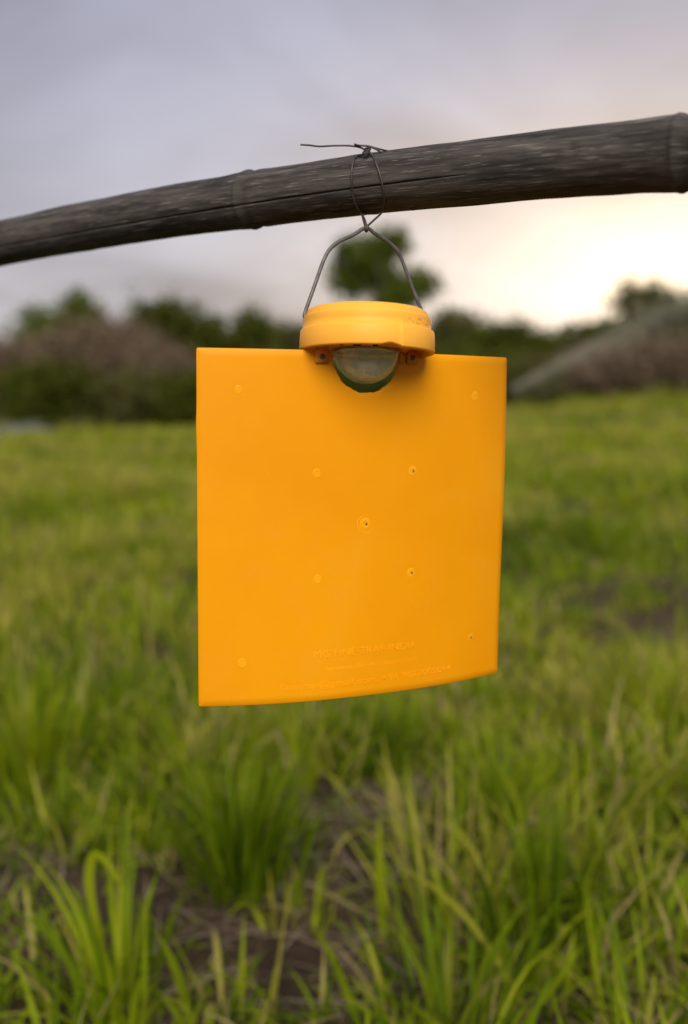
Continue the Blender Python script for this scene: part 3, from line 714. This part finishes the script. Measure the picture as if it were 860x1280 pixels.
T_('tree', 'green tree cut by the right edge of the picture', 'tree', 858, Y0 + 3, [(856, 388, 34, 18), (830, 405, 30, 22), (890, 395, 50, 30), (855, 440, 60, 44)], 5200, 0.18, M['leaf_dark'], 8)
T_('bush', 'broad dark green bush right of the trap above the plate corner', 'bush', 642, Y0, [(640, 425, 34, 18), (615, 432, 30, 22), (668, 442, 28, 24), (640, 465, 54, 36)], 5200, 0.18, M['leaf_dark'], 9, r0=0.07)
T_('bush', 'grey-green bush beside the right side of the trap cap', 'bush', 570, Y0 + 4, [(565, 408, 28, 20), (585, 425, 26, 26), (566, 450, 40, 40)], 4200, 0.18, M['leaf_olive'], 10, r0=0.07)
T_('bush', 'low olive bush between the narrow tree and the trap cap', 'bush', 358, Y0 + 5, [(355, 425, 30, 20), (375, 430, 28, 20), (358, 460, 44, 40)], 4000, 0.18, M['leaf_olive'], 11, r0=0.07)
T_('bush', 'small dark bush between the rounded tree and the narrow tree at left', 'bush', 268, Y0 + 3, [(265, 425, 22, 22), (272, 455, 36, 38)], 3200, 0.18, M['leaf_dark'], 12, r0=0.07)
T_('bush', 'low dark bush in the bright gap of the treeline', 'bush', 696, Y0 + 6, [(694, 456, 26, 16), (690, 474, 44, 22)], 3000, 0.18, M['leaf_dark'], 13, r0=0.07)
dry = 'dry brown scrub along the left field edge'
T_('dry_shrub', 'large pinkish-brown dry shrub in front of the left trees', 'shrub', 120, Y0 - 5, [(118, 428, 46, 24), (85, 445, 50, 34), (160, 445, 44, 36), (120, 470, 70, 34)], 5200, 0.15, M['leaf_dry'], 14, dry, r0=0.05, clump=0.3)
T_('dry_shrub', 'brown dry shrub against the left edge of the plate', 'shrub', 205, Y0 - 6, [(200, 462, 36, 26), (225, 475, 36, 28)], 2600, 0.14, M['leaf_dry'], 15, dry, r0=0.05, clump=0.28)
T_('dry_shrub', 'brown dry shrub at the far left edge of the treeline', 'shrub', 12, Y0 - 4, [(15, 452, 36, 26), (-15, 460, 40, 34), (20, 485, 44, 24)], 3000, 0.15, M['leaf_dry'], 16, dry, r0=0.05, clump=0.28)
T_('dry_shrub', 'long low brown hedge shrub under the water spray', 'shrub', 740, Y0 - 6, [(700, 474, 40, 14), (740, 462, 44, 22), (785, 455, 50, 26), (830, 450, 50, 30), (880, 448, 60, 34)], 5200, 0.15, M['leaf_dry'], 17, 'dry brown scrub along the right field edge', r0=0.05, clump=0.28)
for i, (px, lab, w, h, top) in enumerate([(60, 'low dark green bush at the foot of the pale tree far left', 60, 34, 478), (150, 'low dark green bush below the large dry shrub', 54, 32, 486), (228, 'low dark green bush touching the left edge of the plate', 40, 30, 490), (345, 'low dark bush mostly behind the upper left of the plate', 60, 40, 470), (560, 'low dark bush mostly behind the upper right of the plate', 70, 36, 460), (655, 'low dark green bush at the right corner of the plate', 44, 26, 466), (455, 'low dark bush behind the plate seen through the gap under the dome', 64, 40, 466)]):
    T_('bush', lab, 'bush', px, Y0 - 7.5, [(px - w * .4, top + 8, w * .6, h * .7), (px + w * .4, top + 5, w * .6, h * .7), (px, top + 14, w, h)], 2600, 0.16, M[('leaf_dark', 'leaf_olive')[i % 2]], 30 + i, 'low bushes at the foot of the trees', r0=0.05)

def far_woods():
    rg = np.random.default_rng(77); n = 30000
    x = rg.uniform(-75, 95, n); y = rg.uniform(66, 86, n)
    hm = 3.4 + 1.2 * np.sin(x * 0.35) + 0.9 * np.sin(x * 0.83 + 1) + 0.6 * np.sin(x * 2.1 + 2)
    z = terrain(x, y) + rg.random(n) ** 0.7 * hm
    V, F, t = leaves(np.stack([x, y, z], 1), 0.65, rg, rg.random(n)); o = np_obj('distant_woods', V, F, M['leaf_dark'], None, t)
    tag(o, 'far dark belt of woods closing the field behind the trees', 'woods', kind='stuff')
far_woods()

# low bluish sheet heaped at the foot of the left scrub
def sheet():
    y = Y0 - 9.5; c = at_y(28, 524, y); bx, bz = c.x, float(terrain(c.x, y)); V = []; F = []; nx, ny = 26, 10
    for j in range(ny):
        for i in range(nx):
            u, v = i / (nx - 1), j / (ny - 1); e = math.sin(u * math.pi) ** 0.5 * math.sin(v * math.pi) ** 0.6
            V.append(((u - .5) * 2.9, (v - .5) * 1.1, e * (0.36 + 0.10 * mnoise.noise(Vector((u * 7, v * 3, 0)))) - 0.03))
    for j in range(ny - 1):
        for i in range(nx - 1): F.append((j * nx + i, j * nx + i + 1, (j + 1) * nx + i + 1, (j + 1) * nx + i))
    o = mesh_obj('ground_sheet', V, F, M['tarp']); o.location = (bx, y, bz)
    tag(o, 'low bluish-grey heap at the foot of the scrub at far left', 'sheet')
sheet()

# water spray slanting up over the right field edge
def spray():
    rg = np.random.default_rng(5); n = 4600; y = 33.0; p0 = at_y(640, 486, y); p1 = at_y(905, 356, y)
    t = rg.random(n) ** 0.85; wid = 0.08 + 0.50 * t
    C = np.array(p0)[None] + (np.array(p1) - np.array(p0))[None] * t[:, None]
    C[:, 2] += rg.normal(size=n) * wid * 0.55 + 0.25 * np.sin(t * math.pi) * 0.4
    C[:, 1] += rg.normal(size=n) * wid
    fall = rg.random(n) < 0.38; C[fall, 2] -= rg.exponential(0.6, fall.sum()) * (0.2 + t[fall])
    ok = C[:, 2] > terrain(C[:, 0], C[:, 1]) + 0.05; C = C[ok]; n = len(C)
    r = (0.010 + 0.008 * rg.random(n))[:, None]; D = np.array([[1, 0, 0], [-1, 0, 0], [0, 1, 0], [0, -1, 0], [0, 0, 1.3], [0, 0, -1.3]])
    V = (C[:, None, :] + D[None] * r[:, None, :]).reshape(-1, 3)
    f = np.array([[0, 2, 4], [2, 1, 4], [1, 3, 4], [3, 0, 4], [2, 0, 5], [1, 2, 5], [3, 1, 5], [0, 3, 5]])
    F = (np.arange(n)[:, None, None] * 6 + f[None]).reshape(-1, 3)
    o = np_obj('water_spray', V, F, M['water'], smooth=True); tag(o, 'pale jet of irrigation water spray slanting up over the right field edge', 'water spray', kind='stuff')
spray()

# ------------------------------------------------------------------ grass
def blades(base, length, width, azim, lean, curl, seg, tint, rg):
    """ribbons: base (n,3); returns V,F,tint. lean = start angle from vertical, curl = added bend along the blade"""
    n = len(base); u = np.linspace(0, 1, seg + 1)
    ang = lean[:, None] + curl[:, None] * u[None] ** 1.6
    step = (length / seg)[:, None]
    dx = np.sin(ang) * step; dz = np.cos(ang) * step
    h = np.concatenate([np.zeros((n, 1)), np.cumsum(dx[:, :-1], 1)], 1); z = np.concatenate([np.zeros((n, 1)), np.cumsum(dz[:, :-1], 1)], 1)
    ca, sa = np.cos(azim), np.sin(azim); tw = azim + math.pi / 2 + rg.normal(size=n) * 0.5; wx, wy = np.cos(tw), np.sin(tw)
    prof = np.clip(0.55 + 1.3 * u, 0, 1) * np.clip((1.02 - u) * 2.0, 0, 1) ** 0.8
    w = width[:, None] * prof[None] * 0.5
    X = base[:, 0:1] + h * ca[:, None]; Y = base[:, 1:2] + h * sa[:, None]; Z = base[:, 2:3] + z
    A = np.stack([X + wx[:, None] * w, Y + wy[:, None] * w, Z], 2); B = np.stack([X - wx[:, None] * w, Y - wy[:, None] * w, Z], 2)
    V = np.stack([A, B], 2).reshape(-1, 3); k = 2 * (seg + 1)
    q = np.array([[2 * i, 2 * i + 1, 2 * i + 3, 2 * i + 2] for i in range(seg)])
    F = (np.arange(n)[:, None, None] * k + q[None]).reshape(-1, 4)
    return V, F, np.repeat(tint, k)
bare = [(on_ground(px, py), rx, ry) for px, py, rx, ry in [(440, 1080, .20, .26), (335, 1190, .13, .13), (40, 1110, .16, .12), (555, 1040, .14, .17), (430, 1200, .11, .13)]]
def bare_mask(x, y):
    m = np.zeros_like(x)
    for c, rx, ry in bare: m = np.maximum(m, np.exp(-(((x - c.x) / rx) ** 2 + ((y - c.y) / ry) ** 2) * 1.1))
    return m
def patch_noise(x, y, f, s): return 0.5 + 0.25 * (np.sin(x * f + s) * np.cos(y * f * 0.83 + 1.7 * s) + np.sin((x + y) * f * 0.61 + 2.3 * s) + 0.6 * np.sin((x * 1.9 - y * 1.3) * f + s * .7)) 
def field(y0, y1, per_m2, hmin, hmax, wmin, wmax, seg, nb, spread, seed):
    rg = np.random.default_rng(seed); area = 0.5 * (0.80 * (y0 + y1) + 3.0) * (y1 - y0); nt = int(area * per_m2)
    y = np.sqrt(rg.random(nt * 2) * (y1 ** 2 - y0 ** 2) + y0 ** 2); x = (rg.random(nt * 2) - 0.5) * (0.80 * y + 3.0)
    pn = patch_noise(x, y, 1.3 if y0 < 10 else 0.6, seed); keep = rg.random(nt * 2) < (0.30 + 0.70 * pn) * (1 - 1.0 * bare_mask(x, y)); x, y, pn = x[keep][:nt], y[keep][:nt], pn[keep][:nt]
    # tufts -> blades
    nt = len(x); cnt = np.maximum(3, rg.poisson(nb, nt)); idx = np.repeat(np.arange(nt), cnt); n = len(idx)
    ts = rg.uniform(0.45, 1.2, nt) * (0.45 + 0.85 * pn); tt = 0.12 + min(0.26, y0 * 0.03) + 0.74 * rg.random(nt) * patch_noise(x, y, 0.9, seed + 3) * 1.5
    lump = np.clip(patch_noise(x + 0.3 * np.sin(y * 2.1), y, 6.0 if y0 < 7 else 3.2, seed + 9), 0, 1); ts = ts * (0.55 + 0.95 * lump); tt = tt + 0.30 * (lump - 0.5)   # tussocks: shade put into the tint, darker in gaps, paler on crowns
    az = rg.uniform(0, 2 * math.pi, n); rad = np.abs(rg.normal(size=n)) * spread
    bx = x[idx] + np.cos(az) * rad; by = y[idx] + np.sin(az) * rad
    base = np.stack([bx, by, terrain(bx, by) - 0.01], 1)
    ln = rg.uniform(hmin, hmax, n) * ts[idx]; wd = rg.uniform(wmin, wmax, n)
    lean = np.abs(rg.normal(size=n)) * 0.50 + rad / spread * 0.10; curl = np.abs(rg.normal(size=n)) * 1.4
    tint = np.clip(tt[idx] + rg.normal(size=n) * 0.12, 0, 0.86); dryb = rg.random(n) < 0.12; tint[dryb] = rg.uniform(0.88, 1.0, dryb.sum())
    return blades(base, ln, wd, az + rg.normal(size=n) * 0.4, lean, curl, seg, tint, rg)
def build_grass():
    parts = [field(1.02, 3.2, 190, 0.08, 0.27, 0.005, 0.0115, 6, 18, 0.050, 21),
             field(3.2, 7.0, 160, 0.09, 0.25, 0.006, 0.012, 4, 16, 0.055, 22),
             field(7.0, 16.0, 62, 0.10, 0.26, 0.010, 0.019, 3, 14, 0.085, 23),
             field(16.0, 58.0, 8, 0.12, 0.30, 0.026, 0.05, 2, 13, 0.18, 24)]
    rg = np.random.default_rng(61); n = 30000; y = rg.uniform(-3, 20, n); x = rg.uniform(-14, 14, n)     # field to either side of the view
    k = np.abs(x) > 0.40 * np.maximum(y, 0) + 1.4; x, y = x[k], y[k]; n = len(x)
    parts.append(blades(np.stack([x, y, terrain(x, y) - 0.01], 1), rg.uniform(0.1, 0.3, n), rg.uniform(0.012, 0.03, n), rg.uniform(0, 6.28, n), np.abs(rg.normal(size=n)) * 0.5, np.abs(rg.normal(size=n)) * 1.3, 3, np.clip(0.42 + 0.2 * rg.normal(size=n), 0, 1), rg))
    V = []; F = []; Tn = []; o = 0
    for v, f, t in parts: V.append(v); F.append(f + o); Tn.append(t); o += len(v)
    g = np_obj('grass', np.concatenate(V), np.concatenate(F), M['grass'], None, np.concatenate(Tn), smooth=True)
    tag(g, 'lush green tussocky grass covering the field', 'grass', kind='stuff')
    rg = np.random.default_rng(9); n = 9000; y = rg.uniform(1.0, 4.0, n); x = (rg.random(n) - 0.5) * (0.8 * y + 1.5)
    k = rg.random(n) < 0.15 + bare_mask(x, y); x, y = x[k], y[k]; n = len(x); base = np.stack([x, y, terrain(x, y) + 0.006 + 0.02 * rg.random(n)], 1)
    v, f, t = blades(base, rg.uniform(0.03, 0.18, n), rg.uniform(0.0015, 0.006, n), rg.uniform(0, 6.28, n), rg.uniform(1.35, 1.6, n), rg.normal(size=n) * 0.12, 4, rg.random(n), rg)
    o = np_obj('dry_litter', v, f, M['litter'], None, t, smooth=True); tag(o, 'dry straw litter lying on the bare soil', 'litter', kind='stuff')
build_grass()

def tuft(label, px, py, n, h0, h1, w0, w1, tint, tvar, spread, lean, curl, seed, bias=None):
    rg = np.random.default_rng(seed); c = on_ground(px, py); bz = float(terrain(c.x, c.y)); root = empty('grass_tuft', (c.x, c.y, bz)); tag(root, label, 'grass tuft', 'grass tufts standing out in the foreground')
    az = rg.uniform(0, 6.283, n); rad = np.abs(rg.normal(size=n)) * spread; base = np.stack([np.cos(az) * rad, np.sin(az) * rad, np.full(n, -0.01)], 1)
    ln = rg.uniform(h0, h1, n); le = np.abs(rg.normal(size=n)) * lean + 0.05; cu = np.abs(rg.normal(size=n)) * curl
    if bias is not None: az = bias + rg.normal(size=n) * 0.5
    t = np.clip(tint + rg.normal(size=n) * tvar, 0, 0.9)
    dead = rg.random(n) < 0.06; t[dead] = 0.95
    live = ~dead
    v, f, tt = blades(base[live], ln[live], rg.uniform(w0, w1, n)[live], az[live], le[live], cu[live], 7, t[live], rg); np_obj('green_blades', v, f, M['grass'], root, tt, smooth=True)
    if dead.any():
        v, f, tt = blades(base[dead], ln[dead] * 0.7, rg.uniform(w0, w1, n)[dead], az[dead], le[dead] + 0.4, cu[dead], 7, t[dead], rg); np_obj('dead_blades', v, f, M['grass'], root, tt, smooth=True)
tuft('big dense green tuft left of centre below the plate', 300, 1130, 230, 0.16, 0.34, 0.005, 0.010, 0.30, 0.14, 0.055, 0.30, 0.5, 101)
tuft('yellow-green tuft at the left edge level with the plate bottom', 40, 985, 150, 0.16, 0.34, 0.006, 0.011, 0.55, 0.12, 0.06, 0.3, 0.6, 102)
tuft('small dark green tuft just below the plate edge', 475, 985, 110, 0.12, 0.24, 0.005, 0.009, 0.22, 0.12, 0.045, 0.3, 0.6, 103)
tuft('tuft of broad arching blades in the lower left corner', 150, 1290, 70, 0.18, 0.36, 0.006, 0.012, 0.48, 0.14, 0.06, 0.35, 1.1, 104)
tuft('upright dark green tuft in the lower right', 690, 1200, 90, 0.16, 0.32, 0.005, 0.010, 0.25, 0.13, 0.06, 0.18, 0.4, 105)
tuft('spreading light green tuft right of the bare soil', 620, 1060, 130, 0.14, 0.30, 0.005, 0.010, 0.45, 0.14, 0.06, 0.35, 0.9, 106)
tuft('yellowish tuft at the right edge below the plate level', 815, 930, 120, 0.14, 0.30, 0.005, 0.010, 0.58, 0.12, 0.06, 0.35, 0.8, 107)
tuft('sparse tuft at the bottom edge right of centre', 560, 1300, 60, 0.12, 0.28, 0.005, 0.010, 0.42, 0.16, 0.06, 0.3, 0.8, 108)
def stem(name, label, pts, width, tint, seed):
    """one long blade through 3D points with a folded midrib"""
    P = catmull(pts, 6); n = len(P); V = []; F = []
    for i, p in enumerate(P):
        t = (P[min(i + 1, n - 1)] - P[max(i - 1, 0)]).normalized(); s = t.cross(Vector((0, 1, 0.2))).normalized(); nn = s.cross(t); u = i / (n - 1)
        w = width * min(1, 0.6 + u) * min(1, (1.03 - u) * 2.2); V += [p + s * w / 2 - P[0], p - nn * w * 0.12 - P[0], p - s * w / 2 - P[0]]
    for i in range(n - 1):
        for k in (0, 1): F.append((3 * i + k, 3 * i + k + 1, 3 * i + k + 4, 3 * i + k + 3))
    o = np_obj(name, np.array([list(v) for v in V]), np.array(F), M['grass'], None, np.full(len(V), tint), smooth=True); o.location = P[0]
    tag(o, label, 'grass stalk', 'single long blades in the foreground', 'thing')
def gy(px, py): return on_ground(px, py).y
y = gy(478, 1190); stem('grass_stalk', 'straight upright pale blade standing alone on the bare soil', [on_ground(480, 1190), at_y(478, 1140, y - .01), at_y(475, 1080, y - .02), at_y(474, 1015, y - .03)], 0.019, 0.60, 1)
y = gy(665, 1275); stem('grass_stalk', 'long pale blade leaning to the left over the bare soil', [on_ground(665, 1275), at_y(630, 1215, y + .04), at_y(585, 1150, y + .09), at_y(540, 1108, y + .12), at_y(492, 1076, y + .14)], 0.012, 0.74, 2)
y = gy(640, 1300); stem('grass_stalk', 'green blade leaning to the right in the lower right', [on_ground(635, 1305), at_y(675, 1255, y - .02), at_y(705, 1215, y - .05), at_y(730, 1178, y - .06)], 0.012, 0.52, 3)
y = gy(160, 1240); stem('grass_stalk', 'bent pale green blade arching in the lower left', [on_ground(150, 1260), at_y(128, 1190, y - .02), at_y(112, 1110, y - .03), at_y(118, 1068, y - .04), at_y(140, 1088, y - .05), at_y(160, 1125, y - .06)], 0.016, 0.6, 4)
y = gy(440, 1270); stem('grass_stalk', 'green blade leaning left at the bottom centre', [on_ground(455, 1300), at_y(435, 1245, y - .02), at_y(412, 1190, y - .05), at_y(395, 1165, y - .07)], 0.013, 0.5, 5)
y = gy(215, 1290); stem('grass_stalk', 'long green blade rising left in the bottom left', [on_ground(240, 1300), at_y(232, 1250, y - .02), at_y(212, 1195, y - .04), at_y(192, 1160, y - .06)], 0.014, 0.45, 6)
